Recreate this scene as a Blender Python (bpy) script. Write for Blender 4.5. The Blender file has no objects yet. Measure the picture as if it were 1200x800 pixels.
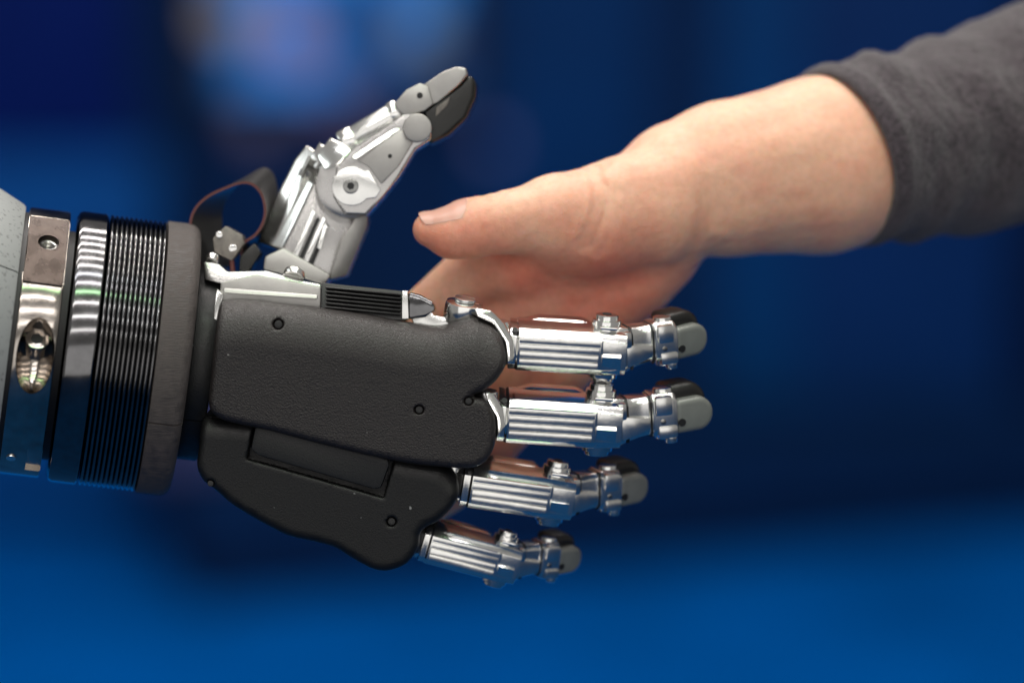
import bpy, bmesh, math, random
import numpy as np
from mathutils import Vector, Matrix, noise as mnoise

random.seed(7)
scene = bpy.context.scene
C = scene.collection

# ------------------------------------------------------------------ camera, world, lamps, exposure
K = 0.00025            # one design unit = 0.25 mm
D = 4500.0             # units from the lens to the plane in focus
PITCH = math.radians(12)
RX = Matrix.Rotation(-PITCH, 4, 'X')

def cam_to_world(x, y, z):
    return RX @ Vector((x, y, z))

cam_d = bpy.data.cameras.new('camera')
cam = bpy.data.objects.new('camera', cam_d); C.objects.link(cam)
cam_d.lens = 135; cam_d.sensor_width = 36
cam_d.clip_start = 0.05; cam_d.clip_end = 100
cam.matrix_world = RX @ Matrix.Translation((0, -D*K, 0)) @ Matrix.Rotation(math.pi/2, 4, 'X')
cam_d.dof.use_dof = True
cam_d.dof.focus_distance = (D + 22)*K
cam_d.dof.aperture_fstop = 3.7
cam_d.dof.aperture_blades = 0
scene.camera = cam

world = bpy.data.worlds.new('World'); scene.world = world; world.use_nodes = True
bg = world.node_tree.nodes['Background']
bg.inputs[0].default_value = (1.0, .97, .93, 1); bg.inputs[1].default_value = 0.26

def lamp(loc, size, sizey, power, col=(1, .95, .88), target=(0, 0, 0), spread=180):
    l = bpy.data.lights.new('area_lamp', 'AREA'); l.shape = 'RECTANGLE'
    l.size = size; l.size_y = sizey; l.energy = power; l.color = col
    l.spread = math.radians(spread)
    o = bpy.data.objects.new('area_lamp', l); C.objects.link(o)
    o.location = loc
    d = Vector(target) - Vector(loc)
    o.rotation_euler = (math.atan2(d.y, -d.z), 0, 0)          # long side stays level, along x
    return o
# rows of ceiling strip lamps running from behind the hands to behind the photographer
for yy, xx, ln, wd, pw, cl in [(1.6, -.2, 1.0, .05, 12, (1, .93, .88)), (1.05, .2, .9, .045, 7.5, (1, .94, .9)), (.72, -.4, .9, .045, 6.5, (1, .93, .88)), (.42, .3, 1.0, .045, 6, (1, .94, .88)),
                               (.16, -.3, 1.0, .04, 5, (1, .93, .87)), (-.10, .25, 1.0, .04, 5, (1, .95, .9)), (-.38, -.35, 1.0, .04, 4.5, (.97, .97, 1)),
                               (-.68, .1, 1.0, .04, 4.5, (1, .93, .95)), (-1.0, .3, 1.0, .06, 5, (.55, 1, .5)), (-1.45, -.2, 1.2, .05, 7, (1, .94, .9)),
                               (-2.2, .3, 1.4, .07, 9, (1, .96, .93)), (-3.4, -.2, 1.8, .10, 10, (1, .96, .92))]:
    lamp((xx*.5, yy, 1.85), ln*1.9, wd*.8, pw*1.12, cl)
# added light panel behind the camera, brightens reflections in the metal
lamp((0, -5, .3), 6.5, 2.2, 36, (1, .97, .94), (0, 0, 0))
# a lamp row to the left of the robot
side = lamp((-2.2, -.2, 1.5), 1.6, .45, 6, (.93, 1, 1))
side.rotation_euler = (Vector((0, 0, 0))-side.location).to_track_quat('-Z', 'Y').to_euler()
# added lamp out of view above the carpet, brightens its nearer part
lamp((-.2, 1.9, .8), 3.0, .4, 11, (.95, .97, 1), (-.2, 2.4, -1.05), 140)

scene.view_settings.view_transform = 'Standard'
scene.view_settings.look = 'None'
scene.view_settings.exposure = 0
scene.view_settings.gamma = 1
scene.cycles.use_denoising = True
scene.cycles.max_bounces = 8
scene.cycles.sample_clamp_indirect = 6

# ------------------------------------------------------------------ helpers
def P(u, v, w=0.0):
    f = (D + w)/D*K
    return cam_to_world((u-600)*f, w*K, (400-v)*f)
def q3(u, v, w):
    """design space (unwarped units, u right, v down, w away) of a sighted point"""
    f = (D + w)/D
    return np.array([(u-600)*f, (v-400)*f, w], float)
def q2w(a):
    """array of design units -> world metres"""
    a = np.asarray(a, float)
    M = np.array(RX.to_3x3())
    return np.stack([a[:, 0], a[:, 2], -a[:, 1]], 1)*K @ M.T

MATS = {}
def mat(name, base, rough=.5, metal=0., bump=None, var=None, spec=None, extra=None):
    """bump: (scale, strength, distance m); var: (scale, amount)"""
    m = bpy.data.materials.new(name); m.use_nodes = True
    nt = m.node_tree; b = nt.nodes['Principled BSDF']
    b.inputs['Base Color'].default_value = (*base, 1)
    b.inputs['Roughness'].default_value = rough
    b.inputs['Metallic'].default_value = metal
    if spec is not None: b.inputs['Specular IOR Level'].default_value = spec
    tc = nt.nodes.new('ShaderNodeTexCoord')
    if var:
        n = nt.nodes.new('ShaderNodeTexNoise'); n.inputs['Scale'].default_value = var[0]; n.inputs['Detail'].default_value = 6
        nt.links.new(tc.outputs['Object'], n.inputs['Vector'])
        r = nt.nodes.new('ShaderNodeMapRange'); r.inputs[1].default_value = .3; r.inputs[2].default_value = .7
        r.inputs[3].default_value = 1-var[1]; r.inputs[4].default_value = 1+var[1]
        nt.links.new(n.outputs[0], r.inputs[0])
        mx = nt.nodes.new('ShaderNodeVectorMath'); mx.operation = 'SCALE'; mx.inputs[0].default_value = base
        nt.links.new(r.outputs[0], mx.inputs['Scale']); nt.links.new(mx.outputs[0], b.inputs['Base Color'])
        r2 = nt.nodes.new('ShaderNodeMath'); r2.operation = 'MULTIPLY'; r2.inputs[1].default_value = rough
        nt.links.new(r.outputs[0], r2.inputs[0]); nt.links.new(r2.outputs[0], b.inputs['Roughness'])
    if bump:
        n = nt.nodes.new('ShaderNodeTexNoise'); n.inputs['Scale'].default_value = bump[0]; n.inputs['Detail'].default_value = 4
        nt.links.new(tc.outputs['Object'], n.inputs['Vector'])
        bp = nt.nodes.new('ShaderNodeBump'); bp.inputs['Strength'].default_value = bump[1]; bp.inputs['Distance'].default_value = bump[2]
        nt.links.new(n.outputs[0], bp.inputs['Height']); nt.links.new(bp.outputs[0], b.inputs['Normal'])
    MATS[name] = m
    return m

def finish(name, verts, faces, material, parent=None, smooth=True, angle=35, kind=None):
    """verts in world metres -> one mesh object with its origin at its own centre"""
    verts = np.asarray(verts, float)
    c = (verts.min(0)+verts.max(0))/2
    me = bpy.data.meshes.new(name)
    me.from_pydata((verts-c).tolist(), [], [list(map(int, f)) for f in faces])
    me.validate(); me.update()
    bmx = bmesh.new(); bmx.from_mesh(me); bmesh.ops.recalc_face_normals(bmx, faces=bmx.faces); bmx.to_mesh(me); bmx.free()
    if smooth:
        me.shade_smooth()
        if angle: me.set_sharp_from_angle(angle=math.radians(angle))
    me.materials.append(material)
    o = bpy.data.objects.new(name, me); C.objects.link(o)
    place(o, c, parent)
    if kind: o['kind'] = kind
    return o
WLOC = {}
def place(o, c, parent):
    c = Vector([float(x) for x in c])
    WLOC[o.name] = c
    if parent is not None:
        o.parent = parent; o.location = c - WLOC[parent.name]
    else:
        o.location = c
def bm_arrays(bm):
    bm.verts.ensure_lookup_table(); bm.verts.index_update()
    return np.array([v.co[:] for v in bm.verts]), [[v.index for v in f.verts] for f in bm.faces]
def bev(bm, width, seg=2, ang=20):
    if width <= 0: return
    es = [e for e in bm.edges if len(e.link_faces) == 2 and e.calc_face_angle(0) > math.radians(ang)]
    bmesh.ops.bevel(bm, geom=es, offset=width, segments=seg, profile=.6, affect='EDGES', clamp_overlap=True)
def prism_bm(pts, w0, w1, bevel=2, grad=(0, 0), seg=2):
    """pts: sighted (u,v) outline; front face at depth w0 (tilted by grad), back at w1. In design units."""
    cu = sum(p[0] for p in pts)/len(pts); cv = sum(p[1] for p in pts)/len(pts)
    bm = bmesh.new()
    f = (D + w0)/D
    fr = [bm.verts.new(((u-600)*f, (v-400)*f, w0 + (u-cu)*grad[0] + (v-cv)*grad[1])) for u, v in pts]
    bk = [bm.verts.new((p.co.x, p.co.y, w1)) for p in fr]
    n = len(pts)
    bm.faces.new(fr); bm.faces.new(bk[::-1])
    for i in range(n):
        bm.faces.new((fr[i], bk[i], bk[(i+1) % n], fr[(i+1) % n]))
    bmesh.ops.recalc_face_normals(bm, faces=bm.faces)
    bev(bm, bevel, seg)
    return bm
def join(*bms):
    V = []; F = []; n = 0
    for b in bms:
        if isinstance(b, tuple): v, f = b
        else:
            v, f = bm_arrays(b); b.free()
        V.append(v); F += [[i+n for i in x] for x in f]; n += len(v)
    return np.concatenate(V), F
def prism(name, pts, w0, w1, m, parent, bevel=2, grad=(0, 0), seg=2):
    v, f = join(prism_bm(pts, w0, w1, bevel, grad, seg))
    return finish(name, q2w(v), f, m, parent)
def rod_bm(a, b, r, bevel=1.5, seg=28, r2=None):
    """cylinder between two design-space points"""
    a = Vector(a); b = Vector(b); d = b-a
    bm = bmesh.new()
    bmesh.ops.create_cone(bm, cap_ends=True, segments=seg, radius1=r, radius2=r if r2 is None else r2, depth=d.length)
    es = [e for e in bm.edges if e.calc_face_angle(0) > 1.0]
    if bevel: bmesh.ops.bevel(bm, geom=es, offset=bevel, segments=2, profile=.6, affect='EDGES', clamp_overlap=True)
    M = Matrix.Translation((a+b)/2) @ d.to_track_quat('Z', 'Y').to_matrix().to_4x4()
    bmesh.ops.transform(bm, matrix=M, verts=bm.verts)
    return bm
def rod(name, a, b, r, m, parent, bevel=1.5, seg=28, r2=None):
    v, f = join(rod_bm(a, b, r, bevel, seg, r2))
    return finish(name, q2w(v), f, m, parent)
def empty(name, loc, parent=None):
    o = bpy.data.objects.new(name, None); C.objects.link(o); o.empty_display_size = .01
    place(o, loc, parent); return o
def tag(o, label, cat, group=None):
    o['label'] = label; o['category'] = cat
    if group: o['group'] = group

def surface_nets(F, org, h):
    nx, ny, nz = F.shape
    S = F < 0
    cells = np.zeros((nx-1, ny-1, nz-1), np.int8)
    for dx in (0, 1):
        for dy in (0, 1):
            for dz in (0, 1):
                cells += S[dx:nx-1+dx, dy:ny-1+dy, dz:nz-1+dz]
    act = (cells > 0) & (cells < 8)
    idx = np.full(act.shape, -1, np.int64)
    ijk = np.argwhere(act); idx[act] = np.arange(len(ijk))
    acc = np.zeros((len(ijk), 3)); cnt = np.zeros(len(ijk))
    corners = [(a, b, c) for a in (0, 1) for b in (0, 1) for c in (0, 1)]
    for c0 in corners:
        for ax in range(3):
            if c0[ax]: continue
            c1 = list(c0); c1[ax] = 1
            f0 = F[ijk[:, 0]+c0[0], ijk[:, 1]+c0[1], ijk[:, 2]+c0[2]]
            f1 = F[ijk[:, 0]+c1[0], ijk[:, 1]+c1[1], ijk[:, 2]+c1[2]]
            m = (f0 < 0) != (f1 < 0)
            t = np.where(m, f0/np.where(m, f0-f1, 1), 0)
            p = np.tile(np.array(c0, float), (len(ijk), 1)); p[:, ax] += t
            acc[m] += p[m]; cnt[m] += 1
    V = (ijk + acc/cnt[:, None])*h + np.array(org)
    Q = []
    for ax in range(3):
        a1, a2 = (ax+1) % 3, (ax+2) % 3
        sl0 = [slice(None)]*3; sl1 = [slice(None)]*3
        sl0[ax] = slice(0, -1); sl1[ax] = slice(1, None)
        e = S[tuple(sl0)] != S[tuple(sl1)]
        for g in np.argwhere(e):
            pass_ = g
            break
        g = np.argwhere(e)
        ok = (g[:, a1] > 0) & (g[:, a2] > 0) & (g[:, a1] < F.shape[a1]-1) & (g[:, a2] < F.shape[a2]-1)
        g = g[ok]
        def at(o1, o2):
            k = g.copy(); k[:, a1] -= o1; k[:, a2] -= o2
            return idx[k[:, 0], k[:, 1], k[:, 2]]
        q = np.stack([at(0, 0), at(1, 0), at(1, 1), at(0, 1)], 1)
        flip = S[g[:, 0], g[:, 1], g[:, 2]]
        q[~flip] = q[~flip][:, ::-1]
        Q.append(q)
    return V, np.concatenate(Q)
def relax(V, Q, it=2, lam=.5):
    e = np.concatenate([Q[:, [0, 1]], Q[:, [1, 2]], Q[:, [2, 3]], Q[:, [3, 0]]])
    e = np.unique(np.sort(e, 1), axis=0)
    deg = np.bincount(e.ravel(), minlength=len(V))[:, None]
    for i in range(it):
        for l in (lam, -lam*1.04):
            A = np.zeros_like(V)
            np.add.at(A, e[:, 0], V[e[:, 1]]); np.add.at(A, e[:, 1], V[e[:, 0]])
            V = V + l*(A/np.maximum(deg, 1)-V)
    return V
def smin(a, b, k):
    h = np.clip(.5+.5*(b-a)/k, 0, 1)
    return b+(a-b)*h - k*h*(1-h)
def smax(a, b, k): return -smin(-a, -b, k)
def grid(lo, hi, h):
    ax = [np.arange(l, t+h, h, dtype=np.float32) for l, t in zip(lo, hi)]
    return np.meshgrid(*ax, indexing='ij')
def capsule(X, Y, Z, a, ra, b, rb, flat=1.0):
    a = np.asarray(a, np.float32); b = np.asarray(b, np.float32); ab = b-a
    px, py, pz = X-a[0], Y-a[1], Z-a[2]
    t = np.clip((px*ab[0]+py*ab[1]+pz*ab[2])/np.float32((ab*ab).sum()+1e-6), 0, 1)
    dx, dy, dz = px-t*ab[0], py-t*ab[1], (pz-t*ab[2])*np.float32(flat)
    return np.sqrt(dx*dx+dy*dy+dz*dz) - (np.float32(ra)+t*np.float32(rb-ra))
def catmull(pts, n=6):
    pts = [np.array(p, float) for p in pts]; N = len(pts); out = []
    for i in range(N):
        p0, p1, p2, p3 = pts[i-1], pts[i], pts[(i+1) % N], pts[(i+2) % N]
        for j in range(n):
            t = j/n
            out.append(.5*((2*p1)+(-p0+p2)*t+(2*p0-5*p1+4*p2-p3)*t*t+(-p0+3*p1-3*p2+p3)*t**3))
    return np.array(out)
def poly_sdf(U, V, pts, closed=True):
    d = np.full(U.shape, 1e9); ins = np.zeros(U.shape, bool)
    n = len(pts)
    for i in range(n if closed else n-1):
        a = pts[i]; b = pts[(i+1) % n]; e = b-a
        t = np.clip(((U-a[0])*e[0]+(V-a[1])*e[1])/(e@e+1e-9), 0, 1)
        d = np.minimum(d, (U-a[0]-t*e[0])**2+(V-a[1]-t*e[1])**2)
        if closed and a[1] != b[1]:
            c = ((a[1] > V) != (b[1] > V)) & (U < (b[0]-a[0])*(V-a[1])/(b[1]-a[1])+a[0])
            ins ^= c
    d = np.sqrt(d)
    return np.where(ins, -d, d)

# ------------------------------------------------------------------ materials
M_shell = mat('black_grained_nylon', (.017, .0135, .013), .47, 0, bump=(2100, .6, .0005), var=(900, .3), spec=.55)
M_shell2 = mat('black_moulded_plastic', (.008, .008, .0085), .44, 0, bump=(2200, .25, .0003), var=(300, .2), spec=.34)
M_insert = mat('black_insert_plastic', (.016, .016, .0165), .5, 0, bump=(2600, .3, .0003), spec=.36)
M_chrome = mat('polished_aluminium', (.87, .87, .85), .15, 1, bump=(260, .05, .0006), var=(90, .06))
M_satin = mat('satin_aluminium', (.82, .82, .80), .22, 1, var=(140, .08))
M_plate = mat('bead_blasted_aluminium', (.40, .39, .375), .40, 1, bump=(2500, .12, .0003), var=(200, .08))
M_link = mat('machined_aluminium', (.52, .51, .50), .27, 1, var=(160, .1))
M_steel = mat('brushed_steel', (.42, .385, .35), .15, 1, var=(120, .3))
M_black = mat('black_anodised_metal', (.17, .17, .175), .115, 1, var=(300, .12))
M_blackm = mat('black_matt_metal', (.025, .025, .026), .42, .2, var=(200, .2))
M_dark = mat('dark_recess', (.008, .008, .009), .5)
M_screw = mat('dark_steel_screw', (.32, .32, .31), .25, 1)
M_tip = mat('grey_fingertip_plastic', (.20, .21, .195), .38, .25, bump=(1600, .12, .0003), var=(160, .1))
M_rubber = mat('black_rubber', (.009, .0085, .008), .36, 0, bump=(1200, .2, .0003), spec=.5)
M_ribbon = mat('black_ribbon_film', (.03, .028, .028), .30, 0, spec=.5)
M_red = mat('red_ribbon_edge', (.10, .022, .020), .5)
M_conn = mat('brown_grey_connector', (.16, .14, .125), .45, 0, var=(600, .3))
def dust(m, scale, thr, col):
    nt = m.node_tree; b = nt.nodes['Principled BSDF']; tc = nt.nodes.new('ShaderNodeTexCoord')
    n = nt.nodes.new('ShaderNodeTexNoise'); n.inputs['Scale'].default_value = scale; n.inputs['Detail'].default_value = 1
    nt.links.new(tc.outputs['Object'], n.inputs['Vector'])
    r = nt.nodes.new('ShaderNodeMapRange'); r.inputs[1].default_value = thr; r.inputs[2].default_value = thr+.03
    nt.links.new(n.outputs[0], r.inputs[0])
    mx = nt.nodes.new('ShaderNodeMix'); mx.data_type = 'RGBA'; mx.inputs[7].default_value = (*col, 1)
    src = b.inputs['Base Color'].links[0].from_socket
    nt.links.new(src, mx.inputs[6]); nt.links.new(r.outputs[0], mx.inputs[0]); nt.links.new(mx.outputs[2], b.inputs['Base Color'])
dust(M_shell, 520, .80, (.22, .21, .20)); dust(M_shell2, 430, .79, (.25, .25, .25)); dust(M_black, 460, .80, (.5, .5, .5))
def flange_mat():
    m = mat('printed_grey_nylon', (.070, .059, .056), .66, 0, var=(420, .25), spec=.4)
    nt = m.node_tree; b = nt.nodes['Principled BSDF']; tc = nt.nodes.new('ShaderNodeTexCoord')
    mp = nt.nodes.new('ShaderNodeMapping'); mp.inputs['Scale'].default_value = (300, 900, 4600)
    mp.inputs['Rotation'].default_value = (0, math.radians(-7), 0)
    n = nt.nodes.new('ShaderNodeTexNoise'); n.inputs['Scale'].default_value = 1; n.inputs['Detail'].default_value = 3
    nt.links.new(tc.outputs['Object'], mp.inputs[0]); nt.links.new(mp.outputs[0], n.inputs['Vector'])
    bp = nt.nodes.new('ShaderNodeBump'); bp.inputs['Strength'].default_value = .55; bp.inputs['Distance'].default_value = .0004
    nt.links.new(n.outputs[0], bp.inputs['Height']); nt.links.new(bp.outputs[0], b.inputs['Normal'])
    return m
M_flange = flange_mat()
def casing_mat():
    m = mat('speckled_grey_casing', (.30, .31, .31), .6, 0, bump=(900, .2, .0004))
    nt = m.node_tree; b = nt.nodes['Principled BSDF']; tc = nt.nodes.new('ShaderNodeTexCoord')
    n = nt.nodes.new('ShaderNodeTexNoise'); n.inputs['Scale'].default_value = 800; n.inputs['Detail'].default_value = 2
    nt.links.new(tc.outputs['Object'], n.inputs['Vector'])
    r = nt.nodes.new('ShaderNodeValToRGB')
    r.color_ramp.elements[0].position = .26; r.color_ramp.elements[0].color = (.16, .16, .16, 1)
    r.color_ramp.elements[1].position = .42; r.color_ramp.elements[1].color = (.31, .32, .32, 1)
    nt.links.new(n.outputs[0], r.inputs[0]); nt.links.new(r.outputs[0], b.inputs['Base Color'])
    return m
M_casing = casing_mat()
def skin_mat():
    m = bpy.data.materials.new('skin'); m.use_nodes = True
    nt = m.node_tree; b = nt.nodes['Principled BSDF']; L = nt.links.new
    tc = nt.nodes.new('ShaderNodeTexCoord')
    def nz(scale, det, a, c, lo, hi):
        n = nt.nodes.new('ShaderNodeTexNoise'); n.inputs['Scale'].default_value = scale; n.inputs['Detail'].default_value = det
        L(tc.outputs['Object'], n.inputs['Vector'])
        r = nt.nodes.new('ShaderNodeMapRange'); r.inputs[1].default_value = a; r.inputs[2].default_value = c
        r.inputs[3].default_value = lo; r.inputs[4].default_value = hi; L(n.outputs[0], r.inputs[0]); return r.outputs[0]
    at = nt.nodes.new('ShaderNodeAttribute'); at.attribute_name = 'flush_shade'
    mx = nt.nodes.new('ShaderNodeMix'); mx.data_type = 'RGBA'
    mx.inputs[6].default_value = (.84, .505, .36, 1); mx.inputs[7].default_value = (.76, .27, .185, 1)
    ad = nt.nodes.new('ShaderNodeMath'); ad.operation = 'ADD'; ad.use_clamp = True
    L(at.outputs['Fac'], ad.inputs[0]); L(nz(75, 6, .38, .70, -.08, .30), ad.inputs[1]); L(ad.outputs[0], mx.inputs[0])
    m2 = nt.nodes.new('ShaderNodeMix'); m2.data_type = 'RGBA'; m2.blend_type = 'MULTIPLY'
    m2.inputs[7].default_value = (.80, .78, .74, 1)
    L(mx.outputs[2], m2.inputs[6]); L(nz(420, 6, .4, .75, 0, .5), m2.inputs[0])
    L(m2.outputs[2], b.inputs['Base Color'])
    b.inputs['Roughness'].default_value = .46
    b.inputs['Specular IOR Level'].default_value = .42
    b.inputs['Subsurface Weight'].default_value = 1
    b.inputs['Subsurface Radius'].default_value = (1, .36, .2)
    b.inputs['Subsurface Scale'].default_value = .0028
    vo = nt.nodes.new('ShaderNodeTexVoronoi'); vo.inputs['Scale'].default_value = 1100; vo.feature = 'DISTANCE_TO_EDGE'
    L(tc.outputs['Object'], vo.inputs['Vector'])
    bp = nt.nodes.new('ShaderNodeBump'); bp.inputs['Strength'].default_value = .45; bp.inputs['Distance'].default_value = .00025
    L(vo.outputs[0], bp.inputs['Height'])
    n = nt.nodes.new('ShaderNodeTexNoise'); n.inputs['Scale'].default_value = 260; n.inputs['Detail'].default_value = 5
    L(tc.outputs['Object'], n.inputs['Vector'])
    b2 = nt.nodes.new('ShaderNodeBump'); b2.inputs['Strength'].default_value = .42; b2.inputs['Distance'].default_value = .0009
    L(n.outputs[0], b2.inputs['Height']); L(bp.outputs[0], b2.inputs['Normal']); L(b2.outputs[0], b.inputs['Normal'])
    return m
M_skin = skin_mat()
M_nail = mat('fingernail', (.74, .42, .34), .22, 0, spec=.5)
M_nail.node_tree.nodes['Principled BSDF'].inputs['Subsurface Weight'].default_value = .5
M_nail.node_tree.nodes['Principled BSDF'].inputs['Subsurface Radius'].default_value = (1, .5, .35)
M_nail.node_tree.nodes['Principled BSDF'].inputs['Subsurface Scale'].default_value = .0015
def knit_mat():
    m = mat('charcoal_knit', (.066, .051, .060), .95, 0, var=(620, .6), spec=.1)
    nt = m.node_tree; b = nt.nodes['Principled BSDF']; tc = nt.nodes.new('ShaderNodeTexCoord')
    n = nt.nodes.new('ShaderNodeTexNoise'); n.inputs['Scale'].default_value = 700; n.inputs['Detail'].default_value = 6; n.inputs['Roughness'].default_value = .7
    nt.links.new(tc.outputs['Object'], n.inputs['Vector'])
    bp = nt.nodes.new('ShaderNodeBump'); bp.inputs['Strength'].default_value = .9; bp.inputs['Distance'].default_value = .0014
    nt.links.new(n.outputs[0], bp.inputs['Height']); nt.links.new(bp.outputs[0], b.inputs['Normal'])
    b.inputs['Sheen Weight'].default_value = .35; b.inputs['Sheen Roughness'].default_value = .5
    return m
M_knit = knit_mat()

# ------------------------------------------------------------------ the setting behind: carpet, panelled wall
def world_box(name, lo, hi, m, parent=None, bevel=0.0, kind=None):
    bm = bmesh.new(); bmesh.ops.create_cube(bm, size=1)
    for v in bm.verts:
        for i in range(3): v.co[i] = lo[i] if v.co[i] < 0 else hi[i]
    bev(bm, bevel); v, f = join(bm)
    return finish(name, v, f, m, parent, kind=kind)
M_carpet = mat('blue_carpet', (.0005, .115, .46), .95, 0, bump=(300, .5, .002), var=(5, .2), spec=0)
M_aisle = mat('navy_floor_covering', (.003, .045, .140), .8, 0, bump=(300, .4, .002), var=(8, .2), spec=.1)
M_wallb = mat('navy_wall_paint', (.001, .020, .085), .6, 0, var=(3, .2), spec=.1)
FLOOR_Z = -1.05
WALL_Y = 3.75
fl = world_box('floor', (-7, -6, FLOOR_Z-.05), (7, 9, FLOOR_Z), M_aisle, kind='structure')
cp = world_box('carpet', (-4, 1.7, FLOOR_Z), (4, WALL_Y-.001, FLOOR_Z+.008), M_carpet, kind='structure')
wl = world_box('wall', (-5, WALL_Y, FLOOR_Z), (5, WALL_Y+.1, 2.2), M_wallb, kind='structure')

# the point of the wall or the floor that lies on one line of sight (used to size panels and furniture)
CAMP = cam.matrix_world.translation.copy()
def on_wall(u, v, y=WALL_Y):
    d = P(u, v, 1000) - CAMP
    return CAMP + d*((y - CAMP.y)/d.y)
def on_floor(u, v):
    d = P(u, v, 1000) - CAMP
    return CAMP + d*((FLOOR_Z+.008 - CAMP.z)/d.z)
def panel(name, u0, u1, v0, v1, col, proud, parent, rough=.6):
    a = on_wall(u0, v0); b = on_wall(u1, v1)
    m = mat('paint_%s_%d' % (name, u0), col, rough, 0, var=(6, .15), spec=.1)
    return world_box(name, (a.x, WALL_Y-proud, b.z), (b.x, WALL_Y-.001, a.z), m, parent, .004)
PANELS = [(-260, 160, -420, 172, (.0005, .012, .125)), (-260, 205, 178, 585, (.0005, .075, .30)),
          (170, 236, -420, 560, (.0005, .016, .065)), (552, 756, -420, 560, (.0005, .034, .140)),
          (848, 934, -420, 560, (.0005, .046, .175)), (940, 1196, -420, 560, (.002, .030, .135)), (1202, 1600, -420, 560, (.0005, .008, .045))]
for u0, u1, v0, v1, c in PANELS:
    panel('wall_panel', u0, u1, v0, v1, c, .02, wl)
# long low dark bench in front of the wall
fa = on_floor(222, 722); fb = on_floor(1420, 606)
bd = (fb-fa).normalized(); bn = Vector((-bd.y, bd.x, 0))
M_bench = mat('dark_navy_upholstery', (.001, .018, .072), .8, 0, var=(20, .2), spec=.1)
bench = empty('bench', (fa.x, fa.y, FLOOR_Z+.008))
tag(bench, 'long low dark navy bench standing on the blue carpet by the wall', 'bench')
def bench_box(name, s0, s1, n0, n1, z0, z1, m):
    bm = bmesh.new(); bmesh.ops.create_cube(bm, size=1)
    for v in bm.verts:
        p = fa + bd*(s0 if v.co.x < 0 else s1) + bn*(n0 if v.co.y < 0 else n1)
        v.co = Vector((p.x, p.y, FLOOR_Z+.008+(z0 if v.co.z < 0 else z1)))
    bev(bm, .012, 3); v, f = join(bm)
    return finish(name, v, f, m, bench)
LB = (fb-fa).length
bench_box('plinth', .02, LB, .03, .22, 0, .05, M_bench)
bench_box('seat', 0, LB, 0, .25, .051, .17, M_bench)
M_purple = mat('mauve_cushion', (.055, .058, .14), .8, 0, spec=.1)
bench_box('cushion', -.04, .13, .03, .24, .171, .235, M_purple)

# ------------------------------------------------------------------ robot
robot = empty('robot_hand', P(-60, 395, 115))
tag(robot, 'bionic hand with black shells and shiny metal fingers on a ringed wrist', 'robot hand')

# wrist: turned parts about one axis
YAW = math.radians(7.5); TILT = math.radians(7)
AX = Vector((math.cos(TILT)*math.cos(YAW), math.sin(TILT)*math.cos(YAW), math.sin(YAW)))   # design space
UPV = Vector((math.sin(TILT), -math.cos(TILT), 0))
UPV = (UPV - AX*UPV.dot(AX)).normalized(); FRV = AX.cross(UPV).normalized()
if FRV.z > 0: FRV = -FRV
W0 = Vector(q3(72, 405, 115))
def wr(x, ang, r):
    """wrist coordinates: along the axis, angle from straight up towards the viewer, radius"""
    return W0 + AX*x + UPV*(math.cos(ang)*r) + FRV*(math.sin(ang)*r)
def lathe_va(profile, seg=144):
    V = []; F = []
    n = len(profile)
    for i in range(seg):
        a = 2*math.pi*i/seg
        for x, r in profile: V.append(wr(x, a, r)[:])
    for i in range(seg):
        j = (i+1) % seg
        for k in range(n):
            l = (k+1) % n
            F.append((i*n+k, j*n+k, j*n+l, i*n+l))
    return np.array(V), F
def lathe(name, profile, m, seg=144, angle=30):
    v, f = lathe_va(profile, seg)
    return finish(name, q2w(v), f, m, robot, angle=angle)
def rounded(x0, x1, r0, r1, c):
    return [(x0, r0), (x1, r0), (x1, r1-c), (x1-c*.3, r1-c*.3), (x1-c, r1), (x0+c, r1), (x0+c*.3, r1-c*.3), (x0, r1-c)]
RR = 163.5
# boolean helper
def boolean(o, cutters):
    for cu in cutters:
        md = o.modifiers.new('cut', 'BOOLEAN'); md.operation = 'DIFFERENCE'; md.object = cu; md.solver = 'EXACT'
    dg = bpy.context.evaluated_depsgraph_get()
    me = bpy.data.meshes.new_from_object(o.evaluated_get(dg))
    o.modifiers.clear(); old = o.data; o.data = me
    me.shade_smooth(); me.set_sharp_from_angle(angle=math.radians(28))
    for cu in cutters:
        bpy.data.objects.remove(cu)
def cutter(bm_or_tuple):
    v, f = join(bm_or_tuple)
    return finish('cutter', q2w(v), f, M_steel, None)

# grey casing at the far left
cas = lathe('forearm_casing', [(-420, 150), (-64, 150), (-62, 152), (-62, 160), (-65, 163), (-95, 178), (-105, 180), (-420, 180)], M_casing)
seam = lathe('casing_gap', [(-66, 120), (-56, 120), (-56, 154), (-66, 154)], M_dark)
# clamp ring
clamp = lathe('clamp_ring', rounded(-57, -8, 118, 160.5, 2.5), M_steel, seg=180)
def wbox(x0, x1, a, r0, r1, half, cut=True):
    """box cutter at angle a, tangential half width"""
    bm = bmesh.new()
    T = (-UPV*math.sin(a) + FRV*math.cos(a)); Rv = UPV*math.cos(a)+FRV*math.sin(a)
    vs = {}
    for i, x in enumerate((x0, x1)):
        for j, r in enumerate((r0, r1)):
            for k, t in enumerate((-half, half)):
                vs[i, j, k] = bm.verts.new((W0+AX*x+Rv*r+T*t)[:])
    for q in (((0,0,0),(0,0,1),(0,1,1),(0,1,0)), ((1,0,0),(1,1,0),(1,1,1),(1,0,1)), ((0,0,0),(1,0,0),(1,0,1),(0,0,1)),
              ((0,1,0),(0,1,1),(1,1,1),(1,1,0)), ((0,0,0),(0,1,0),(1,1,0),(1,0,0)), ((0,0,1),(1,0,1),(1,1,1),(0,1,1))):
        bm.faces.new([vs[t] for t in q])
    bmesh.ops.recalc_face_normals(bm, faces=bm.faces)
    return bm
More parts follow.
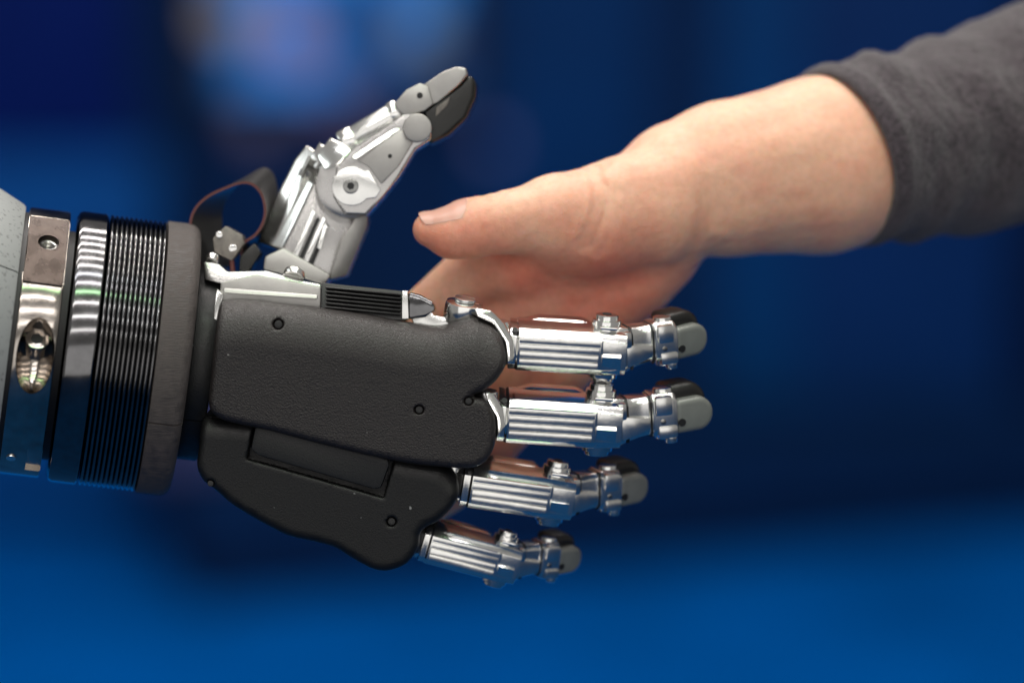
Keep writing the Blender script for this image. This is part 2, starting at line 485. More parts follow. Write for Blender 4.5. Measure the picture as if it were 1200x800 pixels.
boolean(cas, [cutter(wbox(-110, -50, math.radians(60), 140, 190, .9))])
A_split = math.radians(63); A_hole = math.radians(37); A_pock = math.radians(93); A_low = math.radians(150)
pk = bmesh.new(); bmesh.ops.create_uvsphere(pk, u_segments=40, v_segments=24, radius=1)
Tp = (-UPV*math.sin(A_pock)+FRV*math.cos(A_pock)); Rp = UPV*math.cos(A_pock)+FRV*math.sin(A_pock)
Mx = Matrix((AX*22, Tp*46, Rp*36)).transposed().to_4x4(); Mx.translation = wr(-31, A_pock+.03, 161)
bmesh.ops.transform(pk, matrix=Mx, verts=pk.verts)
A_cap = math.radians(43)
boolean(clamp, [cutter(wbox(-70, 0, A_cap, 149, 230, 90)), cutter(wbox(-70, 0, A_split, 110, 175, 1.0)),
                cutter(rod_bm(wr(-31, A_hole, 120), wr(-31, A_hole, 175), 14, 0)),
                cutter(pk), cutter(wbox(-26, -4, A_low, 154, 180, 26))])
M_steel_dark = mat('steel_dark_reflection', (.062, .050, .044), .30, 1, bump=(900, .12, .0004), var=(220, .4))  # grimy steel; the flat's dark reflection is put into its colour
capb = wbox(-56, -9, A_cap, 140, 151.5, 57); bev(capb, 1.2)
v, f = join(capb); cap = finish('clamp_cap', q2w(v), f, M_steel_dark, clamp)
Rc = UPV*math.cos(A_cap)+FRV*math.sin(A_cap)
hc = wr(-31, A_hole, 135)
boolean(cap, [cutter(rod_bm(hc-Rc*40, hc+Rc*60, 12.5, 0))])
# threaded insert in the clamp's hole, cap screw in its pocket, small set screw
def coil(cx, ang, r0, r1, rad, turns, wire):
    V = []; F = []; n = 24*turns; m = 8
    c0 = wr(cx, ang, r0); c1 = wr(cx, ang, r1); ax = (c1-c0).normalized()
    e1 = AX; e2 = ax.cross(e1)
    for i in range(n+1):
        a = 2*math.pi*turns*i/n; c = c0+(c1-c0)*(i/n); d = e1*math.cos(a)+e2*math.sin(a)
        for j in range(m):
            b = 2*math.pi*j/m
            V.append((c+d*(rad+wire*math.cos(b))+ax*(wire*math.sin(b)))[:])
    for i in range(n):
        for j in range(m):
            k = (j+1) % m
            F.append((i*m+j, i*m+k, (i+1)*m+k, (i+1)*m+j))
    return np.array(V), F
v, f = join(coil(-31, A_hole, 118, 147, 10.6, 6, 2.3)); finish('thread_insert', q2w(v), f, M_satin, clamp)
# cap screw lies along the tangent inside the pocket
pc = wr(-31, A_pock-.02, 140)
hd = (Rp*.75 - Tp*.66).normalized(); pc = wr(-31, A_pock-.06, 134)
v, f = join(rod_bm(pc - hd*14, pc + hd*9, 14, 2.5, 36)); sc = finish('cap_screw', q2w(v), f, M_steel, clamp)
v, f = join(rod_bm(pc, pc + hd*9.6, 7.5, 0, 6)); finish('hex_socket', q2w(v), f, M_dark, clamp)
v, f = join(rod_bm(wr(-44, math.radians(148), 150), wr(-44, math.radians(148), 162.5), 6, 1.2)); finish('set_screw', q2w(v), f, M_satin, clamp)
lathe('inner_sleeve', [(-10, 110), (6, 110), (6, 138), (-10, 138)], M_dark)
# black coupling: smooth band and ridged thread
lathe('coupling_ring', [(0, 120), (38, 120), (38, RR-5), (36.5, RR-1), (35, RR), (7, RR), (3, RR-2), (0, RR-8)], M_black, seg=220)
prof = [(38.5, 120)]
NT = 12; x0, x1 = 39.0, 107.5
pitch = (x1-x0)/NT
rows = []
for k in range(NT):
    for j in range(8):
        t = j/8
        rows.append((x0+(k+t)*pitch, RR-4.2+4.2*max(0, math.sin(math.pi*t))**.7))
rows.append((x1, RR-4.2))
prof = [(x1, 120), (x0, 120)] + rows
lathe('threaded_sleeve', prof, M_black, seg=220, angle=60)
# printed flange and collar
fp = [(108, 110), (149, 110), (149, RR-15)]
for j in range(7):
    a = j/6*math.pi/2
    fp.append((149-13+13*math.cos(a), RR-12+13*math.sin(a)))
fp += [(110.5, RR+1), (108.6, RR+.3), (108, RR-1.5)]
flange = lathe('wrist_flange', fp, M_flange, seg=180)
col = lathe('wrist_collar', rounded(149.5, 178, 60, 118, 3), M_shell2, seg=120)
boolean(flange, [cutter(wbox(100, 160, math.radians(117), 140, 180, .8))])
boolean(col, [cutter(wbox(140, 190, math.radians(125), 100, 140, .8))])

# ---- the moulded shells of the back of the hand
TL = .15
def shell(name, outline, top, w0, w1, R, k, m, h=2.0, holes=(), extra=None):
    pts = catmull(outline, 5)
    f0 = (D+w0)/D
    pts = np.stack([(pts[:, 0]-600)*f0, (pts[:, 1]-400)*f0], 1)
    lo = [pts[:, 0].min()-8, pts[:, 1].min()-8, w0-10]; hi = [pts[:, 0].max()+8, pts[:, 1].max()+8, w1+8]
    X, Y, Z = grid(lo, hi, h)
    d2 = poly_sdf(X[:, :, 0].astype(float), Y[:, :, 0].astype(float), pts)
    tp = np.array([((u-600)*f0, (v-400)*f0) for u, v in top])
    dt = np.abs(poly_sdf(X[:, :, 0].astype(float), Y[:, :, 0].astype(float), tp, closed=False))
    q = np.clip(R-dt, 0, R)
    wf = w0 + (R - np.sqrt(np.maximum(R*R-q*q, 0)))*.9
    wf = wf + (Y[:, :, 0]-(450-400))*TL
    F = smax(d2[:, :, None].astype(np.float32), (wf[:, :, None]-Z)*.85, k)
    F = smax(F, Z-w1, k)
    if extra is not None: F = extra(F, X, Y, Z, f0)
    for (u, v, r, dep) in holes:
        cx, cy = (u-600)*f0, (v-400)*f0
        i = int(round((cx-lo[0])/h)); j = int(round((cy-lo[1])/h)); zf = float(wf[i, j])
        F = np.maximum(F, -np.maximum(np.sqrt((X-cx)**2+(Y-cy)**2)-r, Z-(zf+dep)))
    Vv, Q = surface_nets(F.astype(np.float64), lo, h)
    Vv = relax(Vv, Q, 2)
    o = finish(name, q2w(Vv), Q, m, robot, angle=None)
    sc = []
    for (u, v, r, dep) in holes:
        cx, cy = (u-600)*f0, (v-400)*f0
        i = int(round((cx-lo[0])/h)); j = int(round((cy-lo[1])/h)); zf = float(wf[i, j])
        v_, f_ = join(rod_bm((cx, cy, zf+dep*.45), (cx, cy, zf+dep+3), r*.72, 1.0, 20))
        finish('screw', q2w(v_), f_, M_dark, o)
        v_, f_ = join(rod_bm((cx, cy, zf+dep*.45-.4), (cx, cy, zf+dep), r*.36, 0, 6))
        finish('hex_socket', q2w(v_), f_, M_dark, o)
    return o
UP = [(257, 356), (269, 350), (299, 351), (329, 355), (376, 360), (431, 368), (477, 377), (514, 381), (540, 374), (556, 371), (572, 376), (587, 394),
      (593, 422), (584, 442), (568, 457), (554, 464), (569, 469), (579, 486), (581, 510), (575, 533), (561, 546), (542, 549), (510, 547), (477, 543),
      (431, 534), (385, 523), (350, 514), (316, 505), (283, 498), (256, 490), (244, 476), (246, 445), (250, 410), (253, 385)]
TOP = [(250, 350), (300, 350), (376, 359), (431, 367), (477, 376), (514, 380), (545, 372), (560, 370), (590, 380)]
sh1 = shell('back_shell', UP, TOP, -8, 128, 58, 10, M_shell, holes=[(326, 380, 6.5, 9), (491, 480, 6, 9), (549, 470, 5.5, 8)])
LO = [(236, 492), (232, 520), (229, 545), (235, 562), (248, 573), (270, 592), (292, 606), (315, 619), (339, 630), (385, 641), (408, 654), (431, 667), (446, 671), (461, 669),
      (477, 661), (489, 643), (491, 628), (498, 619), (512, 612), (528, 597), (537, 579), (533, 556), (520, 543), (490, 530), (440, 512), (380, 495), (300, 478), (255, 474)]
def pocket(F, X, Y, Z, f0):
    po = np.array([((u-600)*f0, (v-400)*f0) for u, v in [(297, 495), (462, 540), (449, 584), (288, 538)]])
    d2 = poly_sdf(X[:, :, 0].astype(float), Y[:, :, 0].astype(float), po)[:, :, None]
    return smax(F, -np.maximum(d2, Z-(13+8+(Y-50)*TL)), 3)
sh2 = shell('lower_shell', LO, [(232, 488), (300, 492), (400, 515), (470, 533), (520, 543), (535, 556)], 6, 128, 26, 11, M_shell2,
            holes=[(245, 567, 5, 6), (458, 612, 6, 8)], extra=pocket)
prism('shell_insert', [(299, 502), (306, 497), (455, 538), (456, 545), (446, 572), (438, 573), (302, 533), (294, 526)], 17, 50, M_insert, sh2, 4, (0, TL))

# ---- metal frame on top of the palm, thumb mount, finned block
fr = prism('palm_frame', [(258, 331), (300, 322), (345, 330), (376, 336), (376, 366), (300, 362), (258, 358)], 44, 128, M_plate, robot, 3, (0, 0))
prism('frame_ledge', [(238, 306), (256, 309), (266, 318), (312, 317), (350, 328), (376, 333), (376, 341), (262, 333), (240, 328)], 62, 140, M_link, fr, 3, (0, -.3))
prism('frame_edge_strip', [(254, 338), (262, 344), (256, 374), (251, 408), (245, 410), (249, 375)], 34, 90, M_chrome, fr, 2)
prism('frame_rail', [(262, 337), (372, 345), (372, 350), (262, 343)], 38, 60, M_plate, fr, 1.5, (0, -.5))
rod('frame_boss', q3(344, 325, 62), q3(346, 318, 66), 13, M_satin, fr, 3)
rod('frame_boss', q3(248, 306, 80), q3(250, 300, 84), 8, M_satin, fr, 2)
fin = prism('finned_block', [(376, 331), (474, 341), (476, 376), (376, 366)], 40, 120, M_blackm, robot, 2.5, (0, -.35))
for i in range(6):
    y = 335.5 + i*4.6
    prism('fin', [(381, y), (470, y+8.6), (470, y+10.6), (381, y+2.0)], 31+i*-.6, 46, M_blackm, fin, .7, (0, 0), 1)
prism('end_plate', [(471, 340), (478, 341), (479, 374), (471, 374)], 30, 100, M_satin, fin, 1.5)
prism('end_hood', [(479, 342), (492, 345), (507, 353), (511, 362), (499, 372), (479, 374)], 34, 110, M_black, fin, 4)
brk = prism('bracket', [(483, 373), (503, 357), (508, 369), (524, 372), (548, 372), (540, 388), (486, 388)], 40, 90, M_satin, robot, 2)

# ---- fingers
def finger(u, v, w, tilt, roll, yaw, flex1, flex2, s, lift=8, name='finger'):
    T, R_, Y_ = math.radians(tilt), math.radians(roll), math.radians(yaw)
    ex = Vector((math.cos(T)*math.cos(Y_), math.sin(T)*math.cos(Y_), math.sin(Y_)))
    up = Vector((0, -1, 0)); up = (up-ex*up.dot(ex)).normalized()
    dp = ex.cross(up)
    if dp.z < 0: dp = -dp                                      # away from the viewer
    ez = up*math.cos(R_) - dp*math.sin(R_)                      # top leans towards the viewer
    ey = dp*math.cos(R_) + up*math.sin(R_)
    O = Vector(q3(u, v, w))
    def frame(o, a, lf=0):
        X_ = ex*math.cos(a)+ey*math.sin(a); Yv = -ex*math.sin(a)+ey*math.cos(a)
        lf = math.radians(lf); X_, Zv = X_*math.cos(lf)+ez*math.sin(lf), ez*math.cos(lf)-X_*math.sin(lf)
        M = Matrix((X_*s, Yv*s, Zv*s)).transposed().to_4x4(); M.translation = o
        return M
    M0 = frame(O, 0)
    o1 = M0 @ Vector((112, 4, 0)); a1 = math.radians(flex1); M1 = frame(o1, a1, lift)
    o2 = M1 @ Vector((74, 0, 0)); a2 = a1+math.radians(flex2); M2 = frame(o2, a2, lift+1)
    def tx(b, M):
        v, f = join(b); v = (np.c_[v, np.ones(len(v))] @ np.array(M).T)[:, :3]
        return v, f
    def part(nm, va, m, parent, angle=32):
        return finish(nm, q2w(va[0]), va[1], m, parent, angle=angle)
    def ext(profile, xs, bevel=1.2, scales=None):
        bm = bmesh.new(); rings = []
        for i, x in enumerate(xs):
            sc_ = (1, 1, 0, 0) if scales is None else scales[i]
            rings.append([bm.verts.new((x, y*sc_[0]+sc_[2], z*sc_[1]+sc_[3])) for y, z in profile])
        n = len(profile)
        for a_, b_ in zip(rings, rings[1:]):
            for i in range(n): bm.faces.new((a_[i], b_[i], b_[(i+1) % n], a_[(i+1) % n]))
        bm.faces.new(rings[0][::-1]); bm.faces.new(rings[-1])
        bmesh.ops.recalc_face_normals(bm, faces=bm.faces); bev(bm, bevel, 2, 18)
        return bm
    def stad(x0, x1, z0, z1, y0, y1, r, bevel):
        bm = bmesh.new(); pts = [(x0, z0), (x0, z1)]
        for j in range(9):
            a = math.pi/2*(1-j/8); pts.append((x1-r+r*math.cos(a), z1-r+r*math.sin(a)))
        for j in range(9):
            a = -math.pi/2*j/8; pts.append((x1-r+r*math.cos(a), z0+r+r*math.sin(a)))
        A = [bm.verts.new((x, y0, z)) for x, z in pts]; B = [bm.verts.new((x, y1, z)) for x, z in pts]
        n = len(pts); bm.faces.new(A); bm.faces.new(B[::-1])
        for i in range(n): bm.faces.new((A[i], B[i], B[(i+1) % n], A[(i+1) % n]))
        bmesh.ops.recalc_face_normals(bm, faces=bm.faces); bev(bm, bevel, 3, 40)
        return bm
    def cub(x0, x1, y0, y1, z0, z1, bevel=1.2):
        return ext([(y0, z0), (y1, z0), (y1, z1), (y0, z1)], [x0, x1], bevel)
    # proximal link: faceted body with long flutes on its side
    prof = [(-26, -19), (-17, -27), (20, -27), (28, -18), (28, 18), (20, 29), (4, 29), (-19, 23), (-27, 14.5)]
    body = [ext(prof, [0, 8, 10, 106, 108, 136], 1.2, [(.9, .96, 0, 0), (.9, .96, 0, 0), (1, 1, 0, 0), (1, 1, 0, 0), (.97, 1, 0, 0), (.93, .92, 0, 0)])]
    for i in range(4):
        z = 11.2-i*8.6; y = -26.8
        rb = [(y+.4, z+4.0), (y-1.7, z+3.1), (y-1.9, z), (y-1.7, z-3.1), (y+.4, z-4.0)]
        body.append(ext(rb, [11+i*.4, 12.5, 103, 105-i*.8], 0, [(.93, 1, -1.6, 0), (1, 1, 0, 0), (1, 1, 0, 0), (.93, 1, -1.6, 0)]))
    body.append(ext([(4, 27), (25, 25), (24, 33.5), (11, 31.5)], [16, 34, 84, 94], 1.2, [(1, .85, 0, 0), (1, 1, 0, 0), (1, 1, 0, 0), (.9, .9, 0, 0)]))
    body.append(cub(104, 124, -20, 24, 27, 31, 1.5))
    body.append(ext([(-24, 2), (-29.5, -3), (-22, -24), (-14, -24)], [108, 130], .8))
    v, f = [], []
    root = part(name, tx(join(*body), M0), M_chrome, robot)
    part('knuckle_block', tx(join(ext(prof, [-44, -8, -1], 2, [(.6, .78, 4, 0), (.72, .82, 2, 0), (.8, .86, 0, 0)]),
                                   rod_bm((-14, -4, -24), (-14, -4, 28), 13, 2)), M0), M_satin, root)
    part('grub_screw', tx(join(rod_bm((5, -20, 18), (5, -24.6, 22), 3.2, 0, 14)), M0), M_dark, root)
    part('joint_pin', tx(join(rod_bm((112, 4, -38), (112, 4, 42), 13.5, 2.5, 32), rod_bm((112, 4, -33), (112, 4, 36), 17, 2, 32)), M0), M_chrome, root)
    part('joint_pin_socket', tx(join(rod_bm((112, 4, 40), (112, 4, 42.6), 6, 0, 6)), M0), M_dark, root)
    # middle link: waisted fork
    mp = [(-20, -20), (-13, -28), (13, -28), (20, -20), (20, 20), (13, 28), (-13, 28), (-20, 20)]
    mid = [ext(mp, [6, 20, 30, 44, 54, 58, 82, 86], 1.6, [(1.0, 1.0, 0, 0), (.96, .95, 0, -1), (.84, .86, 2, -1), (.76, .80, 3, 0), (.78, .78, 3, 1), (.98, .86, 0, 2), (.96, .84, 0, 2), (.84, .74, 0, 2)])]
    mid.append(cub(16, 27, -23, -8, 2, 22, 4)); mid.append(ext([(-19, -22), (-8, -22), (-8, 6), (-19, 6)], [20, 36, 54], 2.5, [(1, 1, 0, 0), (1, .8, 0, -1), (1, .45, 0, -2)]))
    mid.append(cub(28, 56, -6, 14, 16, 23, 2.5)); mid.append(cub(59, 79, -24, -10, 2, 24, 4))
    mid.append(rod_bm((78, -12, -31), (78, -12, -20), 7, 2)); mid.append(cub(62, 84, -22, -6, -24, -10, 3))
    part('middle_link', tx(join(*mid), M1), M_satin, root)
    part('joint_gap', tx(join(ext(mp, [27.5, 30], 0, [(.90, .90, 1, -1)]*2), ext(mp, [55, 57.5], 0, [(.90, .84, 1, 1)]*2)), M1), M_dark, root)
    part('link_screw', tx(join(rod_bm((68, -21, -5), (68, -17, -5), 3.0, .6, 16)), M1), M_screw, root)
    part('tip_pin', tx(join(rod_bm((74, 0, -28), (74, 0, 30), 11, 2.5, 28)), M1), M_chrome, root)
    # tip: grey insert facing the viewer, rubber pad on the palm side
    part('fingertip', tx(join(stad(8, 53, -22, 16, -18, 6, 18, 6)), M2), M_tip, root, 50)
    part('rubber_pad', tx(join(stad(2, 51, -19, 31, -6, 30, 22, 9)), M2), M_rubber, root, 60)
    part('tip_hole', tx(join(rod_bm((14, -16, -9), (14, -18.8, -9), 4.4, 0, 14)), M2), M_dark, root)
    return root
finger(596, 403, 48, 3.6, 11, 3, 18, 14, 1.02)
finger(583, 486, 50, 3.8, 11, 3, 12, 8, 1.08)
finger(541, 564, 80, 8.5, 10, 6, 22, 12, .99, 9)
finger(494, 632, 96, 15, 10, 8, 25, 14, .88, 10)
# index knuckle dome and curved fork round the shell's lobe
kn = rod('index_knuckle', q3(541, 378, 52), q3(545, 353, 44), 23, M_chrome, robot, 6, 40)
rod('knuckle_cap', q3(545.2, 352.5, 43.8), q3(545.8, 348.5, 42.5), 13, M_satin, kn, 1.5, 32)
prism('knuckle_fork', [(556, 360), (576, 363), (591, 378), (602, 398), (603, 420), (594, 428), (592, 402), (578, 380), (558, 371)], 10, 70, M_chrome, robot, 4, (.3, -.3), 3)
prism('knuckle_fork', [(566, 455), (580, 462), (590, 478), (592, 500), (583, 512), (582, 490), (572, 472)], 14, 70, M_chrome, robot, 3, (.3, -.3), 3)

# ---- thumb, pointing up
tw = 118
thumb = prism('thumb', [(345, 318), (330, 294), (346, 262), (372, 204), (398, 196), (432, 256), (406, 322), (380, 329)], tw+6, tw+80, M_link, robot, 4, (.15, -.05), 3)
prism('thumb_side_rail', [(302, 284), (325, 226), (344, 186), (358, 169), (380, 182), (368, 216), (347, 262), (331, 294)], tw+12, tw+85, M_satin, thumb, 4, (-.75, -.5), 3)
prism('thumb_rail_bar', [(318, 276), (352, 196), (360, 199), (326, 282)], tw+6, tw+30, M_chrome, thumb, 2.5, (-.75, -.4))
prism('thumb_rail_slot', [(350, 205), (361, 182), (364, 184), (353, 207)], tw-5, tw+20, M_plate, thumb, 1, (-.75, -.4))
prism('thumb_rail_bar', [(360, 192), (374, 166), (384, 172), (372, 200)], tw+2, tw+40, M_chrome, thumb, 3, (-.5, -.5))
for (a, b) in (((343, 300), (366, 246)), ((356, 305), (378, 254)), ((371, 290), (380, 262))):
    prism('thumb_rib', [(a[0], a[1]), (b[0], b[1]), (b[0]+5, b[1]+3), (a[0]+5, a[1]+3)], tw-9, tw+30, M_satin, thumb, 1.5, (.1, -.1))
for q_ in ([(371, 287), (379, 264), (382, 265), (374, 289)], [(350, 303), (371, 254), (375, 256), (355, 305)], [(362, 309), (383, 262), (386, 264), (367, 311)]):
    prism('thumb_slot', q_, tw+2, tw+30, M_dark, thumb, 0, (.1, -.1))
prism('thumb_side_plate', [(406, 323), (386, 328), (400, 284), (418, 252), (431, 252), (430, 266)], tw-4, tw+60, M_plate, thumb, 2.5, (.35, .1))
prism('thumb_base', [(310, 300), (332, 290), (388, 322), (380, 334), (352, 326), (308, 316)], tw-16, tw+70, M_plate, thumb, 4, (0, -.05))
rod('thumb_joint_drum', q3(410, 216, tw-14), q3(410, 216, tw+60), 42, M_link, thumb, 9, 56)
prism('thumb_link', [(394, 196), (416, 172), (461, 142), (476, 130), (494, 132), (507, 148), (505, 164), (487, 175), (468, 207), (449, 231), (429, 253), (404, 252), (390, 230)], tw-20, tw+46, M_link, thumb, 4, (.05, .0), 3)
prism('thumb_link_plate', [(417, 187), (471, 152), (485, 165), (467, 195), (447, 216), (432, 196)], tw-25, tw-8, M_plate, thumb, 2, (.05, 0))
prism('thumb_link_rail', [(412, 184), (468, 145), (472, 150), (417, 188)], tw-27, tw-6, M_chrome, thumb, 2, (.05, -.4))
pts = [(412+23*math.cos(a), 218+23*math.sin(a)) for a in np.linspace(math.radians(40), math.radians(310), 22)] + [(432, 200), (446, 222), (440, 232)]
prism('thumb_joint_face', pts, tw-32, tw-8, M_satin, thumb, 1.0)
rod('thumb_screw', q3(411, 218, tw-34.5), q3(411, 218, tw-20), 9.5, M_screw, thumb, 1.5, 30)
rod('thumb_screw_socket', q3(411, 218, tw-35), q3(411, 218, tw-22), 4.6, M_dark, thumb, 0, 6)
rod('thumb_link_hole', q3(457, 183, tw-25.4), q3(457, 183, tw-15), 2.6, M_dark, thumb, 0, 14)
rod('thumb_tip_pivot', q3(489, 150, tw-30), q3(489, 150, tw+50), 17.5, M_plate, thumb, 2.5, 44)
rod('thumb_actuator', q3(404, 168, tw+14), q3(466, 132, tw+10), 15, M_satin, thumb, 2.5)
rod('thumb_actuator_collar', q3(400, 170, tw+8), q3(416, 161, tw+8), 17, M_chrome, thumb, 3)
rod('thumb_actuator_collar', q3(458, 136, tw+8), q3(469, 130, tw+8), 17, M_chrome, thumb, 3)
prism('thumb_link_shoulder', [(372, 182), (386, 160), (402, 168), (412, 176), (396, 196), (380, 200)], tw-16, tw+50, M_chrome, thumb, 3, (-.4, -.5))
prism('thumb_tip', [(461, 122), (476, 105), (492, 97), (502, 101), (508, 122), (498, 130), (474, 137)], tw-19, tw+40, M_plate, thumb, 2.5, (0, 0), 2)
prism('thumb_nail', [(496, 99), (519, 84), (535, 78), (546, 80), (549, 87), (538, 100), (514, 120), (500, 127)], tw-14, tw+38, M_plate, thumb, 3, (0, .05), 3)
prism('thumb_rubber_pad', [(496, 130), (518, 115), (539, 99), (550, 86), (559, 96), (558, 113), (547, 139), (527, 158), (503, 170), (498, 150)], tw-10, tw+56, M_rubber, thumb, 9, (.1, 0), 3)
prism('thumb_pad_insert', [(511, 126), (528, 113), (524, 124), (510, 138)], tw-13, tw+10, M_conn, thumb, 2)
rod('thumb_tip_screw', q3(492, 112, tw-20.5), q3(492, 112, tw-10), 3.6, M_dark, thumb, 0, 16)

# ---- flat ribbon cable looping behind the wrist flange and its connector
edge = catmull([(238, 318), (226, 290), (222, 262), (228, 244), (242, 230), (262, 220), (284, 213), (298, 216), (308, 228), (312, 246), (309, 262), (300, 276), (286, 286), (282, 300), (262, 312), (250, 316)], 5)[:66]
rib = [q3(u, v, 118) for u, v in edge]
back = []
for (u, v) in edge:
    t = min(1, max(0, (u-222)/90.)); up = min(1, max(0, (285-v)/60.))
    back.append(q3(u+36-22*t, v-6-14*t*up, 118+62))
V = []; F = []; n = len(rib)
ctr = np.array(q3(268, 258, 118))
for i in range(n):
    for p in (rib[i], back[i]):
        dvec = (ctr-p); dvec[2] = 0; dvec /= (np.linalg.norm(dvec)+1e-6)
        V += [p, p+dvec*2.6]
for i in range(n-1):
    a = i*4; b = a+4
    F += [(a, b, b+2, a+2), (a+1, a+3, b+3, b+1), (a, a+1, b+1, b), (a+2, b+2, b+3, a+3)]
F += [(0, 2, 3, 1), ((n-1)*4, (n-1)*4+1, (n-1)*4+3, (n-1)*4+2)]
ribbon = finish('ribbon_cable', q2w(np.array(V)), F, M_ribbon, robot, angle=60)
V = []; F = []
for i in range(n):
    dvec = (ctr-rib[i]); dvec[2] = 0; dvec /= (np.linalg.norm(dvec)+1e-6)
    for a_, b_ in ((-.4, -.8), (2.9, -.8), (2.9, .6), (-.4, .6)): V.append(rib[i]+dvec*a_+np.array([0, 0, b_]))
for i in range(n-1):
    for j in range(4): k = (j+1) % 4; F.append((i*4+j, i*4+k, i*4+4+k, i*4+4+j))
finish('red_edge', q2w(np.array(V)), F, M_red, ribbon, angle=60)
con = prism('cable_connector', [(249, 279), (264, 264), (284, 275), (286, 286), (272, 306), (251, 296)], 96, 150, M_conn, robot, 3, (0, -.2))
rod('connector_contact', q3(257, 275, 95), q3(257, 275, 100), 4, M_chrome, con, 1)
rod('connector_contact', q3(273, 291, 94), q3(273, 291, 100), 5, M_chrome, con, 1)
prism('cable_clip', [(281, 300), (298, 284), (306, 296), (292, 318), (280, 318)], 100, 150, M_rubber, con, 3)
rod('red_wire', q3(271, 302, 99), q3(273, 319, 99), 3, M_red, con, .5)

# ------------------------------------------------------------------ the person's hand and forearm
person = empty('person', P(1400, 90, 520))
tag(person, 'bare right hand and forearm reaching out from a charcoal knit sleeve', 'person')
def H(u, v, w, r): return q3(u, v, w), r*(D+w)/D
CH = [  # (points, blend, flat)
    ([(1330, 112, 490, 92), (1100, 165, 355, 90), (1050, 176, 325, 96), (960, 194, 275, 103), (850, 210, 222, 90), (802, 220, 209, 80)], 10, 1.18),
    ([(775, 262, 215, 60), (768, 290, 225, 46), (748, 322, 232, 43)], 14, 1.0),
    ([(785, 235, 212, 55), (576, 306, 196, 40)], 24, 1.0),
    ([(780, 255, 222, 50), (613, 356, 214, 41)], 24, 1.0),
    ([(772, 278, 228, 46), (638, 396, 224, 40)], 24, 1.0),
    ([(764, 298, 232, 45), (655, 430, 232, 38)], 24, 1.0),
    ([(576, 306, 196, 40), (473, 394, 208, 33), (418, 448, 214, 29), (380, 486, 214, 25)], 10, 1.0),
    ([(613, 356, 214, 41), (506, 458, 222, 34), (440, 520, 226, 30), (398, 560, 226, 26)], 9, 1.0),
    ([(638, 396, 224, 40), (536, 500, 230, 33), (472, 564, 232, 29), (436, 600, 232, 25)], 9, 1.0),
    ([(655, 430, 232, 38), (573, 522, 236, 31), (524, 572, 236, 27), (488, 606, 236, 23)], 9, 1.0),
    ([(780, 227, 188, 66), (720, 243, 160, 53), (690, 249, 146, 47), (652, 252, 132, 44.5), (612, 258, 120, 37)], 18, 1.0),
    ([(765, 258, 172, 50), (690, 266, 148, 40), (650, 264, 136, 34)], 34, 1.0),
    ([(700, 280, 180, 42), (628, 300, 178, 34)], 34, 1.0),
    ([(606, 318, 172, 22), (600, 322, 174, 20)], 26, 1.0),
    ([(612, 258, 120, 37), (590, 261, 114, 35.5), (570, 263, 110, 34.5), (550, 268, 106, 34), (528, 273, 103, 29), (504, 269, 101, 20.5)], 8, 1.0),
]
CREASES = [  # polyline on the skin (u,v,w), depth, sigma
    ([(572, 228, 112), (577, 236, 90), (578, 262, 76), (574, 290, 92)], 1.4, 4.0),
    ([(560, 232, 110), (565, 242, 86), (564, 262, 74)], 1.1, 3.5),
    ([(690, 196, 140), (702, 222, 108), (700, 250, 96), (684, 282, 100)], 3.0, 4.0),
    ([(706, 192, 146), (716, 226, 112), (713, 258, 102), (700, 288, 108)], 2.4, 4.0),
    ([(668, 204, 128), (676, 230, 98), (672, 262, 86)], 1.2, 5.0),
    ([(830, 190, 150), (826, 230, 140), (818, 270, 150), (806, 296, 172)], 1.2, 9.0),
    ([(600, 302, 160), (640, 330, 158), (690, 338, 165), (740, 330, 170), (775, 310, 175)], 2.0, 9.0),
]
TENDON = [([(960, 160, 190), (880, 180, 150), (800, 200, 140), (730, 205, 122)], -2.5, 14.0),
          ([(1000, 250, 200), (900, 262, 160), (840, 268, 150)], -1.4, 12.0),
          ([(835, 275, 165), (818, 300, 185)], -3.0, 10.0),
          ([(720, 214, 116), (660, 236, 92), (600, 246, 82)], -1.2, 9.0)]
def hand_sdf(X, Y, Z):
    F = np.full(X.shape, 1e3, np.float32)
    for pts, k, flat in CH:
        for a, b in zip(pts, pts[1:]):
            pa, ra = H(*a); pb, rb = H(*b)
            sl = Ellipsis
            if X.ndim == 3:                                     # only the block of the grid this bone can touch
                pad = max(ra, rb) + k + 24
                sl = tuple(slice(max(0, int((min(pa[i], pb[i])-pad-lo[i])/hs)), max(0, int((max(pa[i], pb[i])+pad-lo[i])/hs)+2)) for i in range(3))
            d = capsule(X[sl], Y[sl], Z[sl], pa, ra, pb, rb, flat)
            F[sl] = smin(F[sl], d, np.float32(k))
    near = np.abs(F) < 20
    if near.any():
        x, y, z = X[near], Y[near], Z[near]; add = np.zeros(x.shape, np.float32)
        for pts, dep, sg in CREASES+TENDON:
            dd = np.full(x.shape, 1e9, np.float32)
            for a, b in zip(pts, pts[1:]):
                dd = np.minimum(dd, capsule(x, y, z, q3(*a), 0, q3(*b), 0))
            add += dep*np.exp(-(np.maximum(dd-9, 0)/sg)**2)*(1 if dep < 0 else 1)
        F[near] += add
    return F
hs = 3.6
lo = (-290, -330, 62); hi = (900, 262, 470)
X, Y, Z = grid(lo, hi, hs)
Fh = hand_sdf(X, Y, Z)
Fh = np.maximum(Fh, X-840)
del X, Y, Z
Vh, Qh = surface_nets(Fh.astype(np.float64), lo, hs); del Fh
Vh = relax(Vh, Qh, 3)
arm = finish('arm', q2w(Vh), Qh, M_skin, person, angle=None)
fl_ = np.zeros(len(Vh))  # natural redness, plus the palm's shade painted in as redder, darker skin
